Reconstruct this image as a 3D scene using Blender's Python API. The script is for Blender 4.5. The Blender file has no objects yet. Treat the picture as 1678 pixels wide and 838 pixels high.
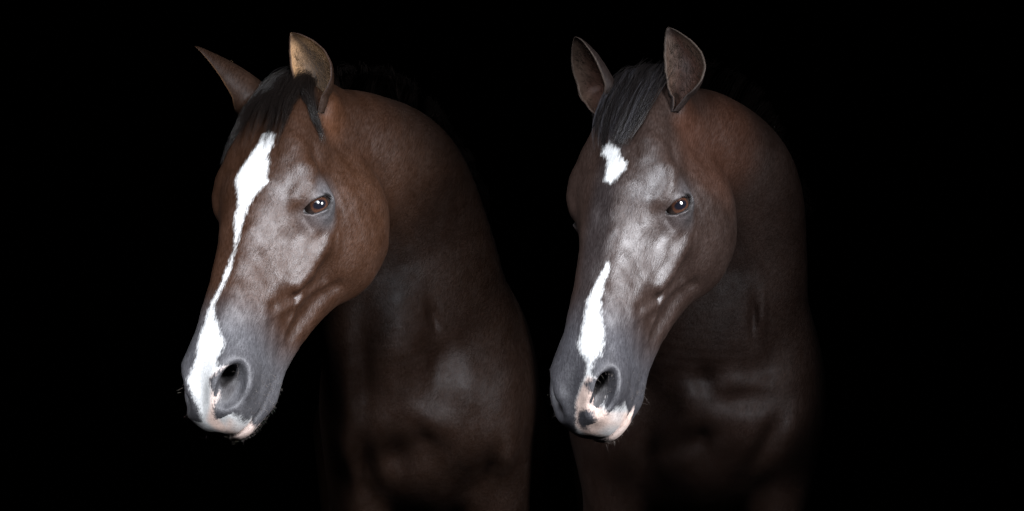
import bpy, math, random
import numpy as np
from mathutils import Vector, Matrix

# ------------------------------------------------------------------ camera, world, lights, exposure
sc = bpy.context.scene
CAMZ = 1.45
FINE = 0.0023          # finest cell of the body surface, metres
cam_d = bpy.data.cameras.new('camera'); cam = bpy.data.objects.new('camera', cam_d)
sc.collection.objects.link(cam); sc.camera = cam
cam.location = (0, -5, CAMZ); cam.rotation_euler = (math.radians(90), 0, 0)
cam_d.sensor_width = 36; cam_d.lens = 36 * 5 / (1678 / 1050.0)
cam_d.clip_start = 0.1; cam_d.clip_end = 100

wd = bpy.data.worlds.new('World'); sc.world = wd; wd.use_nodes = True
wd.node_tree.nodes['Background'].inputs[0].default_value = (0.5, 0.6, 0.8, 1)
wd.node_tree.nodes['Background'].inputs[1].default_value = 0.0003

def area(name, loc, aim, size, power, color, spread=180, sy=None):
    d = bpy.data.lights.new(name, 'AREA'); d.energy = power; d.color = color
    d.shape = 'RECTANGLE'; d.size = size; d.size_y = sy or size; d.spread = math.radians(spread)
    o = bpy.data.objects.new(name, d); sc.collection.objects.link(o); o.location = loc
    o.rotation_euler = (Vector(aim) - Vector(loc)).to_track_quat('-Z', 'Y').to_euler()
    return o
# narrow spots added out of frame to light the heads and spare the necks
def spot(name, loc, aim, power, color, size, radius):
    d = bpy.data.lights.new(name, 'SPOT'); d.energy = power; d.color = color
    d.spot_size = math.radians(size); d.spot_blend = 1.0; d.shadow_soft_size = radius
    o = bpy.data.objects.new(name, d); sc.collection.objects.link(o); o.location = loc
    o.rotation_euler = (Vector(aim) - Vector(loc)).to_track_quat('-Z', 'Y').to_euler()
spot('added_head_spot', (-0.80, -1.40, 2.22), (-0.50, -0.05, 1.46), 430, (0.95, 0.97, 1.0), 26, .35)
spot('added_head_spot', (-0.20, -1.40, 2.27), (0.14, -0.05, 1.47), 400, (0.95, 0.97, 1.0), 26, .35)
spot('added_cross_spot', (0.42, -1.35, 2.05), (-0.44, -0.05, 1.40), 310, (0.95, 0.97, 1.0), 33, .30)  # added to brighten the cheeks from the right, beams passing the necks
spot('added_cross_spot', (1.45, -0.95, 1.88), (0.16, -0.05, 1.41), 500, (0.95, 0.97, 1.0), 33, .30)
area('sky_light', (-0.15, -1.45, 2.30), (-0.15, 0.0, 1.50), 1.5, 6, (0.80, 0.90, 1.0), 80, .5)

sc.view_settings.view_transform = 'Standard'; sc.view_settings.look = 'None'
sc.view_settings.exposure = 0.0; sc.view_settings.gamma = 1.0

# ------------------------------------------------------------------ node helpers
def mat_new(name):
    m = bpy.data.materials.new(name); m.use_nodes = True
    nt = m.node_tree; b = nt.nodes['Principled BSDF']
    return m, nt, b
def N(nt, t, **kw):
    n = nt.nodes.new(t)
    for k, v in kw.items(): setattr(n, k, v)
    return n
def math_n(nt, op, a, b=None, c=None, clamp=False):
    n = N(nt, 'ShaderNodeMath', operation=op); n.use_clamp = clamp
    for i, v in enumerate((a, b, c)):
        if v is None: continue
        if isinstance(v, (int, float)): n.inputs[i].default_value = v
        else: nt.links.new(v, n.inputs[i])
    return n.outputs[0]
def mixc(nt, f, a, b, mode='MIX'):
    n = N(nt, 'ShaderNodeMix', data_type='RGBA', blend_type=mode)
    for i, v in ((0, f), (6, a), (7, b)):
        if isinstance(v, (int, float)): n.inputs[i].default_value = v
        elif isinstance(v, tuple): n.inputs[i].default_value = (*v, 1)
        else: nt.links.new(v, n.inputs[i])
    return n.outputs[2]
def noise(nt, vec, scale, detail=3, rough=.5):
    n = N(nt, 'ShaderNodeTexNoise'); n.inputs['Scale'].default_value = scale
    n.inputs['Detail'].default_value = detail; n.inputs['Roughness'].default_value = rough
    nt.links.new(vec, n.inputs['Vector']); return n.outputs['Fac']
def vscale(nt, vec, s):
    n = N(nt, 'ShaderNodeMapping'); n.inputs['Scale'].default_value = s
    nt.links.new(vec, n.inputs['Vector']); return n.outputs[0]
def attr(nt, name):
    return N(nt, 'ShaderNodeAttribute', attribute_name=name)
def maprange(nt, v, a, b, c=0., d=1., smooth=True):
    n = N(nt, 'ShaderNodeMapRange'); n.interpolation_type = 'SMOOTHSTEP' if smooth else 'LINEAR'
    for i, x in enumerate((a, b, c, d)): n.inputs[i + 1].default_value = x
    nt.links.new(v, n.inputs[0]); return n.outputs[0]

# ------------------------------------------------------------------ implicit surface library
f32 = np.float32
def smin(a, b, k):
    h = np.maximum(k - np.abs(a - b), 0) / k
    return np.minimum(a, b) - h * h * k * .25
def smax(a, b, k): return -smin(-a, -b, k)
def rotm(axis, deg):
    return np.array(Matrix.Rotation(math.radians(deg), 3, Vector(axis)))
def basis(xdir, zdir):
    x = np.array(xdir, float); x /= np.linalg.norm(x)
    z = np.array(zdir, float); z -= (z @ x) * x; z /= np.linalg.norm(z)
    return np.stack([x, np.cross(z, x), z], 1)

class Ell:
    def __init__(s, c, r, R=None):
        s.c = np.array(c, f32); s.r = np.array(r, f32); s.R = None if R is None else np.array(R, f32); s.br = float(max(r))
    def __call__(s, p):
        q = p - s.c
        if s.R is not None: q = q @ s.R
        a = q / s.r; k0 = np.sqrt((a * a).sum(1)) + 1e-6; b = a / s.r
        return k0 * (k0 - 1) / (np.sqrt((b * b).sum(1)) + 1e-6)
    def norm(s, p, k):
        q = p - s.c
        if s.R is not None: q = q @ s.R
        return ((q / (s.r + k * .55))**2).sum(1) * 1.3
class Path:
    """rounded tube through points, radius per point, optional flattening axis"""
    def __init__(s, pts, rad):
        s.p = np.array(pts, f32); s.r = np.array(rad, f32) if np.ndim(rad) else np.full(len(pts), rad, f32)
        lo = s.p.min(0); hi = s.p.max(0); s.c = (lo + hi) / 2; s.br = float(np.linalg.norm(hi - lo) / 2 + s.r.max())
    def __call__(s, p):
        best = None
        for i in range(len(s.p) - 1):
            a, b = s.p[i], s.p[i + 1]; ab = b - a
            t = np.clip(((p - a) @ ab) / (ab @ ab), 0, 1)
            q = p - a - t[:, None] * ab
            d = np.sqrt((q * q).sum(1)) - (s.r[i] + t * (s.r[i + 1] - s.r[i]))
            best = d if best is None else np.minimum(best, d)
        return best

    
def path_norm(s, p, k):
    rm = float(s.r.mean()); return (np.maximum(s(p) + rm, 0) / (rm + k))**2 * 1.3
Path.norm = path_norm

def catmull(P, n, closed=False):
    P = np.array(P, float); m = len(P)
    if closed: idx = lambda i: i % m
    else: idx = lambda i: min(max(i, 0), m - 1)
    segs = m if closed else m - 1; out = []
    for j in range(n):
        u = j / (n if closed else n - 1) * segs; i = min(int(u), segs - 1); t = u - i
        a, b, c, d = (P[idx(i + q)] for q in (-1, 0, 1, 2))
        if not closed:
            if i == 0: a = 2 * b - c
            if i == segs - 1: d = 2 * c - b
        out.append(.5 * ((2 * b) + (c - a) * t + (2 * a - 5 * b + 4 * c - d) * t * t + (3 * b - a - 3 * c + d) * t ** 3))
    return np.array(out)

class HeadLoft:
    """star-shaped cross sections along the head; (y,z) points from top midline to bottom midline"""
    NT = 96
    def __init__(s, st):
        xs = [a[0] for a in st]; s.br = 9.; s.c = np.zeros(3, f32)
        th = np.linspace(0, np.pi, s.NT); rows = []; zcs = []
        for x, pts in st:
            zt, zb = pts[0][1], pts[-1][1]; zc = .5 * zt + .5 * zb
            full = [(y, z) for y, z in pts] + [(-y, z) for y, z in pts[-2:0:-1]]
            c = catmull(full, 600, True)
            ang = np.arctan2(c[:, 0], c[:, 1] - zc); rr = np.hypot(c[:, 0], c[:, 1] - zc)
            o = np.argsort(ang); rows.append(np.interp(th, ang[o], rr[o], period=2 * np.pi)); zcs.append(zc)
        rows = np.array(rows); s.nx = 260; s.x0, s.x1 = xs[0], xs[-1]
        xf = np.linspace(s.x0, s.x1, s.nx); u = np.interp(xf, xs, np.arange(len(xs)))
        data = np.concatenate([rows, np.array(zcs)[:, None]], 1); D = np.zeros((s.nx, data.shape[1]))
        # cubic hermite with non-uniform tangents
        xsA = np.array(xs); tan = np.gradient(data, xsA, axis=0)
        for j, xv in enumerate(xf):
            i = min(int(u[j]), len(xs) - 2); h = xsA[i + 1] - xsA[i]; t = (xv - xsA[i]) / h
            D[j] = (2*t**3-3*t*t+1)*data[i] + (t**3-2*t*t+t)*h*tan[i] + (-2*t**3+3*t*t)*data[i+1] + (t**3-t*t)*h*tan[i+1]
        s.zc = D[:, -1].astype(f32); r = D[:, :-1]
        g1 = np.gradient(r, th, axis=1) / r; g2 = np.gradient(r, xf, axis=0)
        s.r = r.astype(f32); s.g = (1 / np.sqrt(1 + g1**2 + g2**2)).astype(f32)
    def __call__(s, p):
        u = np.clip((p[:, 0] - s.x0) / (s.x1 - s.x0) * (s.nx - 1), 0, s.nx - 1.001)
        i = u.astype(int); t = u - i
        zc = s.zc[i] * (1 - t) + s.zc[i + 1] * t; z = p[:, 2] - zc; y = np.abs(p[:, 1])
        a = np.arctan2(y, z) / np.pi * (s.NT - 1); j = np.clip(a.astype(int), 0, s.NT - 2); w = a - j
        def L(A): return (A[i, j]*(1-w) + A[i, j+1]*w)*(1-t) + (A[i+1, j]*(1-w) + A[i+1, j+1]*w)*t
        d = (np.hypot(y, z) - L(s.r)) * L(s.g)
        return d

class Loft:
    """tube of elliptical section swept along a spline; rows: centre(3), major dir(3), major radius, minor radius"""
    def __init__(s, rows, n=90):
        A = catmull(np.array(rows, float), n); s.C = A[:, :3]; s.a = A[:, 6]; s.b = A[:, 7]
        T = np.gradient(s.C, axis=0); T /= np.linalg.norm(T, axis=1)[:, None]
        M = A[:, 3:6]; M -= (M * T).sum(1)[:, None] * T; M /= np.linalg.norm(M, axis=1)[:, None]
        s.T, s.M, s.B = (v.astype(f32) for v in (T, M, np.cross(T, M))); s.C = s.C.astype(f32)
        s.a = s.a.astype(f32); s.b = s.b.astype(f32)
        lo = s.C.min(0); hi = s.C.max(0); s.c = (lo + hi) / 2; s.br = float(np.linalg.norm(hi - lo) / 2 + max(s.a.max(), s.b.max()))
    def __call__(s, p):
        out = np.empty(len(p), f32); n = len(s.C)
        for k in range(0, len(p), 60000):
            q = p[k:k+60000]
            d2 = (q*q).sum(1)[:, None] - 2 * q @ s.C.T + (s.C*s.C).sum(1)[None]
            i = d2.argmin(1)
            # local refinement of the parameter
            al = ((q - s.C[i]) * s.T[i]).sum(1)
            j = np.clip(i + np.where(al > 0, 1, -1), 0, n - 1)
            seg = np.linalg.norm(s.C[j] - s.C[i], axis=1) + 1e-6
            t = np.clip(np.abs(al) / seg, 0, 1) * (j != i)
            t = t[:, None]
            C = s.C[i]*(1-t) + s.C[j]*t; M = s.M[i]*(1-t) + s.M[j]*t; B = s.B[i]*(1-t) + s.B[j]*t; T = s.T[i]*(1-t)+s.T[j]*t
            t = t[:, 0]; a = s.a[i]*(1-t) + s.a[j]*t; b = s.b[i]*(1-t) + s.b[j]*t
            v = q - C; mu = (v*M).sum(1); nu = (v*B).sum(1); ta = np.abs((v*T).sum(1))
            e1 = mu/a; e2 = nu/b; k0 = np.sqrt(e1*e1+e2*e2)+1e-6; k1 = np.sqrt((e1/a)**2+(e2/b)**2)+1e-6
            d = k0*(k0-1)/k1
            cap = np.hypot(np.maximum(d, 0), ta) + np.minimum(d, 0)
            out[k:k+60000] = np.where((j == i) | (ta > seg), cap, d)
        return out

class Field:
    def away(s, H):    # distance in head space from the box of the head proper
        d = np.stack([.02 - H[:, 0], np.abs(H[:, 1]) - .13, -.30 - H[:, 2]], 1); return np.maximum(d, 0).max(1)

    def __init__(s, R, t, sc_):
        s.R = np.array(R, f32); s.t = np.array(t, f32); s.s = sc_; s.ops = []
    def to_head(s, P): return ((P - s.t) @ s.R) / s.s
    def to_world(s, p): return (np.array(p, float) * s.s) @ s.R.T + s.t
    def add(s, kind, prim, k, space='h', sym=True): s.ops.append((kind, prim, k, space, sym))
    def __call__(s, P, far=False):
        out = np.empty(len(P), f32)
        for c in range(0, len(P), 120000): out[c:c+120000] = s.ev(P[c:c+120000].astype(f32), far)
        return out
    def ev(s, P, far):
        H = s.to_head(P); HS = H.copy(); HS[:, 1] = np.abs(HS[:, 1])
        f = np.full(len(P), 9., f32)
        for kind, prim, k, space, sym in s.ops:
            X = P if space == 'w' else (HS if sym else H)
            scale = 1. if space == 'w' else s.s
            if far or prim.br > 5: m = slice(None)
            else:
                q = X - prim.c; m = (q*q).sum(1) < (prim.br + k + .045)**2
                m = np.nonzero(m)[0]
                if not len(m): continue
            d = prim(X[m]) * scale
            if kind == 'u': f[m] = smin(f[m], d, k)
            elif kind == 's': f[m] = smax(f[m], -d, k)
            elif kind == 'n': f[m] = f[m] + d
            elif kind == 'i': f[m] = smax(f[m], d, k)
            else: f[m] = f[m] + kind * np.exp(-prim.norm(X[m], k))                      # soft swelling / hollow
        return f

def axis_grid(lo, hi, flo, fhi, fine, coarse):
    out = [flo]; h = fine
    while out[-1] < fhi: out.append(out[-1] + fine)
    while out[-1] < hi: h = min(h * 1.08, coarse); out.append(out[-1] + h)
    h = fine; lft = [flo]
    while lft[-1] > lo: h = min(h * 1.08, coarse); lft.append(lft[-1] - h)
    a = np.array(lft[:0:-1] + out); B = 8
    pad = (-(len(a) - 1)) % B
    return np.concatenate([a, a[-1] + coarse * np.arange(1, pad + 1)])

def surface(F, ax):
    B = 8; X, Y, Z = ax; n = [len(a) for a in ax]; nb = [(m - 1) // B for m in n]
    ce = [(a[:-1:B] + a[B::B]) / 2 for a in ax]; hw = [(a[B::B] - a[:-1:B]) / 2 for a in ax]
    G = np.stack(np.meshgrid(*ce, indexing='ij'), -1).reshape(-1, 3)
    Hh = np.stack(np.meshgrid(*hw, indexing='ij'), -1).reshape(-1, 3)
    fc = F(G, far=True); act = np.abs(fc) < np.linalg.norm(Hh, axis=1) * 1.25 + .012
    fc = fc.reshape(nb); act = act.reshape(nb)
    D = np.empty(n, f32)
    rep = fc
    for k in range(3): rep = np.repeat(rep, B, axis=k)
    D[:] = np.pad(rep, [(0, 1)] * 3, mode='edge')
    na = np.zeros(n, bool); am = act
    for k in range(3): am = np.repeat(am, B, axis=k)
    na[:-1, :-1, :-1] = am
    for k in range(3):
        sl = [slice(None)] * 3; s2 = [slice(None)] * 3; sl[k] = slice(1, None); s2[k] = slice(None, -1)
        t = na.copy(); t[tuple(sl)] |= na[tuple(s2)]; na = t
    I = np.nonzero(na)
    P = np.stack([X[I[0]], Y[I[1]], Z[I[2]]], 1).astype(f32)
    D[I] = F(P)
    S = D < 0; cnt = np.zeros([m - 1 for m in n], np.uint8)
    for i in (0, 1):
        for j in (0, 1):
            for k in (0, 1):
                cnt += S[i:n[0]-1+i, j:n[1]-1+j, k:n[2]-1+k]
    C = np.stack(np.nonzero((cnt > 0) & (cnt < 8)), 1)
    acc = np.zeros((len(C), 3)); num = np.zeros(len(C))
    for a in range(3):
        o1, o2 = [(1, 2), (0, 2), (0, 1)][a]
        for i in (0, 1):
            for j in (0, 1):
                A = C.copy(); A[:, o1] += i; A[:, o2] += j; E = A.copy(); E[:, a] += 1
                fa = D[tuple(A.T)]; fb = D[tuple(E.T)]; m = (fa < 0) != (fb < 0)
                t = fa[m] / (fa[m] - fb[m]); pa = np.stack([X[A[m, 0]], Y[A[m, 1]], Z[A[m, 2]]], 1)
                pb = np.stack([X[E[m, 0]], Y[E[m, 1]], Z[E[m, 2]]], 1)
                acc[m] += pa + (pb - pa) * t[:, None]; num[m] += 1
    V = acc / num[:, None]
    idm = np.full([m - 1 for m in n], -1, np.int32); idm[tuple(C.T)] = np.arange(len(C))
    Q = []
    for a in range(3):
        o1, o2 = [(1, 2), (2, 0), (0, 1)][a]
        sl = [slice(None)] * 3; s2 = [slice(None)] * 3; sl[a] = slice(1, None); s2[a] = slice(None, -1)
        d = S[tuple(s2)] != S[tuple(sl)]
        A = np.stack(np.nonzero(d), 1); A = A[(A[:, o1] > 0) & (A[:, o2] > 0) & (A[:, o1] < n[o1]-1) & (A[:, o2] < n[o2]-1)]
        ins = S[tuple(A.T)]; qs = []
        for i, j in ((0, 0), (1, 0), (1, 1), (0, 1)):
            E = A.copy(); E[:, o1] -= i; E[:, o2] -= j; qs.append(idm[tuple(E.T)])
        q = np.stack(qs, 1); q[~ins] = q[~ins][:, ::-1]; Q.append(q)
    Q = np.concatenate(Q); Q = Q[(Q >= 0).all(1)]
    # project onto the surface
    cell = (X[C[:, 0]+1]-X[C[:, 0]] + Y[C[:, 1]+1]-Y[C[:, 1]] + Z[C[:, 2]+1]-Z[C[:, 2]]) / 3
    for it in range(2):
        g, f0 = grad(F, V); gl = (g*g).sum(1) + 1e-3
        st = -(f0 / gl)[:, None] * g; ln = np.linalg.norm(st, axis=1) + 1e-9
        V = V + st * np.minimum(1, .6 * cell / ln)[:, None]
    return V, Q

def grad(F, V, e=.0012):
    T = np.array([[1, -1, -1], [-1, -1, 1], [-1, 1, -1], [1, 1, 1]]) * e
    fs = [F(V + t) for t in T]; g = sum(f[:, None] * t for f, t in zip(fs, T)) / (4 * e * e)
    return g, sum(fs) / 4

def mesh_from(name, V, Q, mat, parent=None, origin=None, smooth=True):
    """one mesh object; V in world space, Q a quad/tri array or list of arrays"""
    me = bpy.data.meshes.new(name); V = np.asarray(V, float)
    if origin is not None: V = V - np.array(origin)
    Qs = Q if isinstance(Q, list) else [Q]
    loops = np.concatenate([q.ravel() for q in Qs]); tot = np.concatenate([np.full(len(q), q.shape[1]) for q in Qs])
    me.vertices.add(len(V)); me.vertices.foreach_set('co', V.astype(f32).ravel())
    me.loops.add(len(loops)); me.loops.foreach_set('vertex_index', loops.astype(np.int32))
    me.polygons.add(len(tot)); me.polygons.foreach_set('loop_start', (np.cumsum(tot) - tot).astype(np.int32))
    me.polygons.foreach_set('loop_total', tot.astype(np.int32))
    me.polygons.foreach_set('use_smooth', np.full(len(tot), smooth))
    me.update(calc_edges=True); me.validate()
    for m in (mat if isinstance(mat, list) else [mat]): me.materials.append(m)
    o = bpy.data.objects.new(name, me); sc.collection.objects.link(o)
    if parent: o.parent = parent
    return o

def relax(F, V, Q, it=14):
    """even out the big body masses; the head keeps its detail"""
    H = F.to_head(V.astype(f32)); w = np.clip((F.away(H) - .0) / .05, 0, 1)[:, None] * .6
    E = np.concatenate([Q[:, [0, 1]], Q[:, [1, 2]], Q[:, [2, 3]], Q[:, [3, 0]]]); n = len(V)
    deg = np.bincount(E[:, 0], minlength=n) + np.bincount(E[:, 1], minlength=n) + 1e-9
    for k in range(it):
        S = np.stack([np.bincount(E[:, 0], V[E[:, 1], c], n) + np.bincount(E[:, 1], V[E[:, 0], c], n) for c in range(3)], 1) / deg[:, None]
        V = V + (S - V) * w
    return V
# ------------------------------------------------------------------ the head every horse shares (x: poll to lips, y: horse's left, z: face side)
STATIONS = [
 (-.03, [(0,-.010),(.028,-.014),(.045,-.035),(.050,-.08),(.040,-.12),(0,-.135)]),
 (.00, [(0,.004),(.035,-.004),(.056,-.035),(.058,-.09),(.045,-.145),(0,-.165)]),
 (.05, [(0,.024),(.040,.014),(.064,-.018),(.067,-.07),(.066,-.14),(.046,-.195),(0,-.205)]),
 (.10, [(0,.037),(.046,.027),(.074,-.008),(.073,-.06),(.078,-.13),(.066,-.195),(.040,-.228),(0,-.225)]),
 (.15, [(0,.043),(.050,.034),(.084,.000),(.085,-.05),(.088,-.12),(.076,-.19),(.045,-.243),(0,-.235)]),
 (.20, [(0,.042),(.049,.034),(.088,.002),(.088,-.05),(.091,-.11),(.078,-.185),(.048,-.248),(0,-.238)]),
 (.25, [(0,.036),(.041,.029),(.072,.000),(.084,-.045),(.089,-.09),(.075,-.165),(.049,-.238),(0,-.230)]),
 (.30, [(0,.028),(.033,.023),(.055,-.006),(.069,-.045),(.077,-.084),(.060,-.140),(.042,-.205),(0,-.200)]),
 (.35, [(0,.021),(.029,.016),(.048,-.010),(.060,-.045),(.065,-.080),(.051,-.128),(.037,-.185),(0,-.184)]),
 (.40, [(0,.015),(.027,.010),(.045,-.013),(.054,-.046),(.055,-.080),(.046,-.120),(.034,-.168),(0,-.170)]),
 (.45, [(0,.010),(.027,.005),(.045,-.018),(.052,-.050),(.052,-.083),(.045,-.118),(.034,-.157),(0,-.160)]),
 (.50, [(0,.002),(.028,-.002),(.048,-.024),(.053,-.056),(.053,-.088),(.046,-.122),(.034,-.156),(0,-.160)]),
 (.54, [(0,-.008),(.030,-.012),(.050,-.032),(.054,-.062),(.052,-.093),(.044,-.124),(.030,-.152),(0,-.156)]),
 (.57, [(0,-.023),(.028,-.028),(.045,-.045),(.050,-.070),(.047,-.098),(.038,-.122),(.024,-.142),(0,-.145)]),
 (.60, [(0,-.045),(.022,-.049),(.036,-.060),(.040,-.080),(.036,-.100),(.026,-.118),(.015,-.130),(0,-.133)]),
]
HEAD = HeadLoft(STATIONS)
EYE_C = np.array([.2165, .0785, -.0455]); EYE_R = .0262
EYE_B = basis((.706, -.56, .458), (.38, .82, .42))       # columns: along the lids, across, outward
LID = 1 if EYE_B[2, 1] > 0 else -1        # sign of the second eye axis that points to the brow
def nrm(v): v = np.array(v, float); return v / np.linalg.norm(v)
NOS_B = basis((1, -.42, -.28), (.45, .74, .50))

class Waves:
    """small irregularities of flesh under the skin"""
    def __init__(s, seed):
        r = np.random.default_rng(seed); s.br = 9.; s.k = r.normal(0, 1, (14, 3)).astype(f32); s.k /= np.linalg.norm(s.k, axis=1)[:, None]
        s.k *= (2 * np.pi / r.uniform(.020, .060, 14))[:, None].astype(f32); s.p = r.uniform(0, 6.28, 14).astype(f32); s.a = (1 / np.linalg.norm(s.k, axis=1)).astype(f32)
    def __call__(s, p):
        q = p + .006 * np.sin(p[:, [1, 2, 0]] * 70)
        return (np.sin(q @ s.k.T + s.p) * s.a).sum(1) * .018
def head_ops(F, P):
    A = F.add; NOS_C = np.array(P['nos'])
    A('u', HEAD, .001)
    A('i', Ell((.2825, 0, -.10), (.3225, .5, .5)), .02)
    # brow, orbit, temporal muscle and the hollow above the eye
    A('u', Ell((.214, .073, -.040), (.040, .034, .034)), .026)
    A('u', Path([(.160, .076, .006), (.182, .086, .002), (.208, .088, -.002), (.234, .076, -.004)], [.005, .008, .008, .005]), .024)
    A(+.007, Ell((.150, .082, -.002), (.016, .012, .012)), .018)
    A('u', Path([(.03, .028, .012), (.09, .040, .024), (.14, .054, .022), (.18, .072, .010)], [.012, .014, .012, .008]), .035)
    A(+.004, Path([(.165, .094, -.040), (.190, .098, -.072), (.225, .094, -.090)], .004), .012)
    # facial crest, cheek muscle, jaw edge
    A('u', Path([(.225, .084, -.086), (.27, .079, -.090), (.315, .070, -.088), (.345, .060, -.084)], [.006, .008, .009, .007]), .026)
    A('u', Ell((.168, .050, -.160), (.104, .046, .096)), .03)
    A(+.004, Ell((.300, .075, -.125), (.035, .01, .012)), .014)
    A(+.003, Ell((.375, .056, -.078), (.02, .012, .014)), .012)
    A('u', Path([(.10, .050, -.205), (.16, .052, -.232), (.22, .046, -.222), (.30, .036, -.175), (.40, .028, -.142)], [.014, .016, .015, .011, .008]), .02)
    # nostrils
    A('u', Ell((.548, .036, -.050), (.052, .027, .036)), .02)
    A('u', Ell((.508, .034, -.036), (.035, .014, .018)), .02)
    ring = []
    for k in range(17):
        a = k / 16 * 2 * math.pi; c, s = math.cos(a), math.sin(a)
        L = NOS_B @ np.array([.038 * c, .0225 * s * P['flare'], .004 - .006 * c * c]); ring.append(NOS_C + L)
    A('u', Path(ring, [.0042 if (k % 16) < 9 else .0034 for k in range(17)]), .018)
    A('s', Ell(NOS_C + NOS_B[:, 2] * .012, (.037, .0205 * P['flare'], .024), NOS_B), .013)
    A('s', Ell(NOS_C + NOS_B @ np.array([-.012, -.008, -.012]), (.021, .0105, .036), NOS_B), .005)
    # lips and chin
    A('u', Ell((.574, 0, -.080), (.046, .046, .042)), .015)
    A('u', Ell((.556, 0, -.130), (.044, .036, .021)), .012)
    A('u', Ell((.515, 0, -.146), (.036, .033, .026)), .015)
    A('s', Path([(.484, .047, -.131), (.500, .050, -.129), (.520, .049, -.127), (.550, .047, -.124), (.578, .038, -.121), (.596, .022, -.118), (.603, 0, -.117)], [.001, .003, .0036, .0038, .004, .004, .004]), .007)
    A(+.002, Path([(.470, .052, -.108), (.480, .050, -.126), (.476, .042, -.145)], .001), .006)
    A(+.0015, Path([(.456, .050, -.110), (.466, .048, -.132)], .001), .006)
    # folds and veins, as soft swellings (minus) and hollows (plus)
    A(-0.0038, Path([(.300, .066, -.150), (.330, .061, -.125), (.365, .058, -.104), (.40, .052, -.076), (.43, .048, -.055)], .0025), .007)
    A(-0.0032, Path([(.352, .060, -.104), (.39, .055, -.112), (.43, .050, -.112)], .002), .007)
    A(+0.0048, Path([(.285, .066, -.172), (.32, .058, -.152), (.37, .052, -.136), (.42, .048, -.126)], .002), .010)
    A(-0.0015, Path([(.235, .094, -.105), (.262, .090, -.125), (.278, .080, -.155)], .0015), .006)
    A(-0.0023, Path([(.360, .060, -.120), (.385, .056, -.145), (.405, .048, -.160)], .0015), .006)
    A(+0.0032, Path([(.330, .064, -.098), (.350, .062, -.096), (.362, .060, -.092)], .002), .007)
    A(-0.0019, Path([(.300, .070, -.060), (.340, .064, -.050), (.385, .056, -.046), (.43, .050, -.042)], .003), .010)
    A(+0.0023, Path([(.405, .054, -.060), (.44, .050, -.072), (.475, .050, -.086)], .003), .010)
    A(-0.0021, Path([(.250, .090, -.060), (.275, .084, -.055), (.300, .076, -.050)], .003), .010)
    A(-0.0007, Path([(.15, .090, -.10), (.18, .092, -.13), (.20, .088, -.165), (.205, .080, -.20)], .002), .008)
    # eye lids
    A('u', Ell(EYE_C, (EYE_R + .0050,) * 3), .010)
    C = EYE_C + EYE_B @ np.array([0, LID * .0002, .0235])
    def arc(l, h0, out, n=9, s0=-1, s1=1):
        pts = []
        for i in range(n):
            u = s0 + (s1 - s0) * i / (n - 1); q = np.array([l * u, h0 * (1 - u * u), 0])
            w = EYE_R + out; z = math.sqrt(max(w * w - q[0]**2 - q[1]**2, .0001)); pts.append(EYE_C + EYE_B @ np.array([q[0], q[1], z]))
        return pts
    sgn = LID
    A('s', Ell(C, (.0275, .0122, .018), EYE_B), .002)
    A('u', Path(arc(.0250, sgn * .0132, .0026), [.0010, .0018, .0024, .0026, .0026, .0026, .0024, .0018, .0010]), .003)
    A('u', Path(arc(.0250, -sgn * .0120, .0014), [.0008, .0014, .0016, .0016, .0016, .0016, .0016, .0014, .0008]), .003)
    A(+.0022, Path(arc(.025, sgn * .0205, .006, s0=-.9, s1=.95), .0006), .0035)
    A(+.0014, Path(arc(.025, -sgn * .0180, .006, s0=-.7, s1=.9), .0006), .0035)
    A('s', Path([EYE_C + EYE_B @ np.array([.0225, 0, .0175]), EYE_C + EYE_B @ np.array([.0315, -sgn * .003, .014])], [.0016, .0008]), .003)
    A(+.0035, Path([(.238, .078, -.010), (.252, .080, -.030), (.256, .080, -.052)], .0012), .007)
    A('n', Waves(5), 1)
    # ear roots
    A('u', Ell((.034, .044, -.022), (.036, .022, .024)), .022)
    A('u', Ell((.030, 0, .010), (.05, .035, .016)), .02)

def body_ops(F, P):
    A = F.add
    dx, dy = P.get('shift', (0, 0))
    A('u', Loft(P['neck']), .014, 'w')
    for kind, typ, k, *a in P['masses']:
        A(kind, (Ell if typ == 'e' else Path)(*a), k, 'w')

# ------------------------------------------------------------------ marking helper: signed distance to closed outlines on a chart fixed to the head
def chart(h): return np.stack([h[:, 1], .87 * h[:, 0] - .5 * h[:, 2]], 1)
def poly_sd(p, poly):
    poly = np.array(poly, f32); best = np.full(len(p), 9., f32); inside = np.zeros(len(p), bool)
    for i in range(len(poly)):
        a, b = poly[i - 1], poly[i]; ab = b - a; q = p - a
        t = np.clip((q @ ab) / (ab @ ab + 1e-12), 0, 1); d = np.hypot(q[:, 0] - t * ab[0], q[:, 1] - t * ab[1]); best = np.minimum(best, d)
        c = ((a[1] > p[:, 1]) != (b[1] > p[:, 1])) & (p[:, 0] < (b[0] - a[0]) * (p[:, 1] - a[1]) / (b[1] - a[1] + 1e-12) + a[0])
        inside ^= c
    return np.where(inside, best, -best)
def sstep(a, b, x): t = np.clip((x - a) / (b - a), 0, 1); return t * t * (3 - 2 * t)

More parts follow.
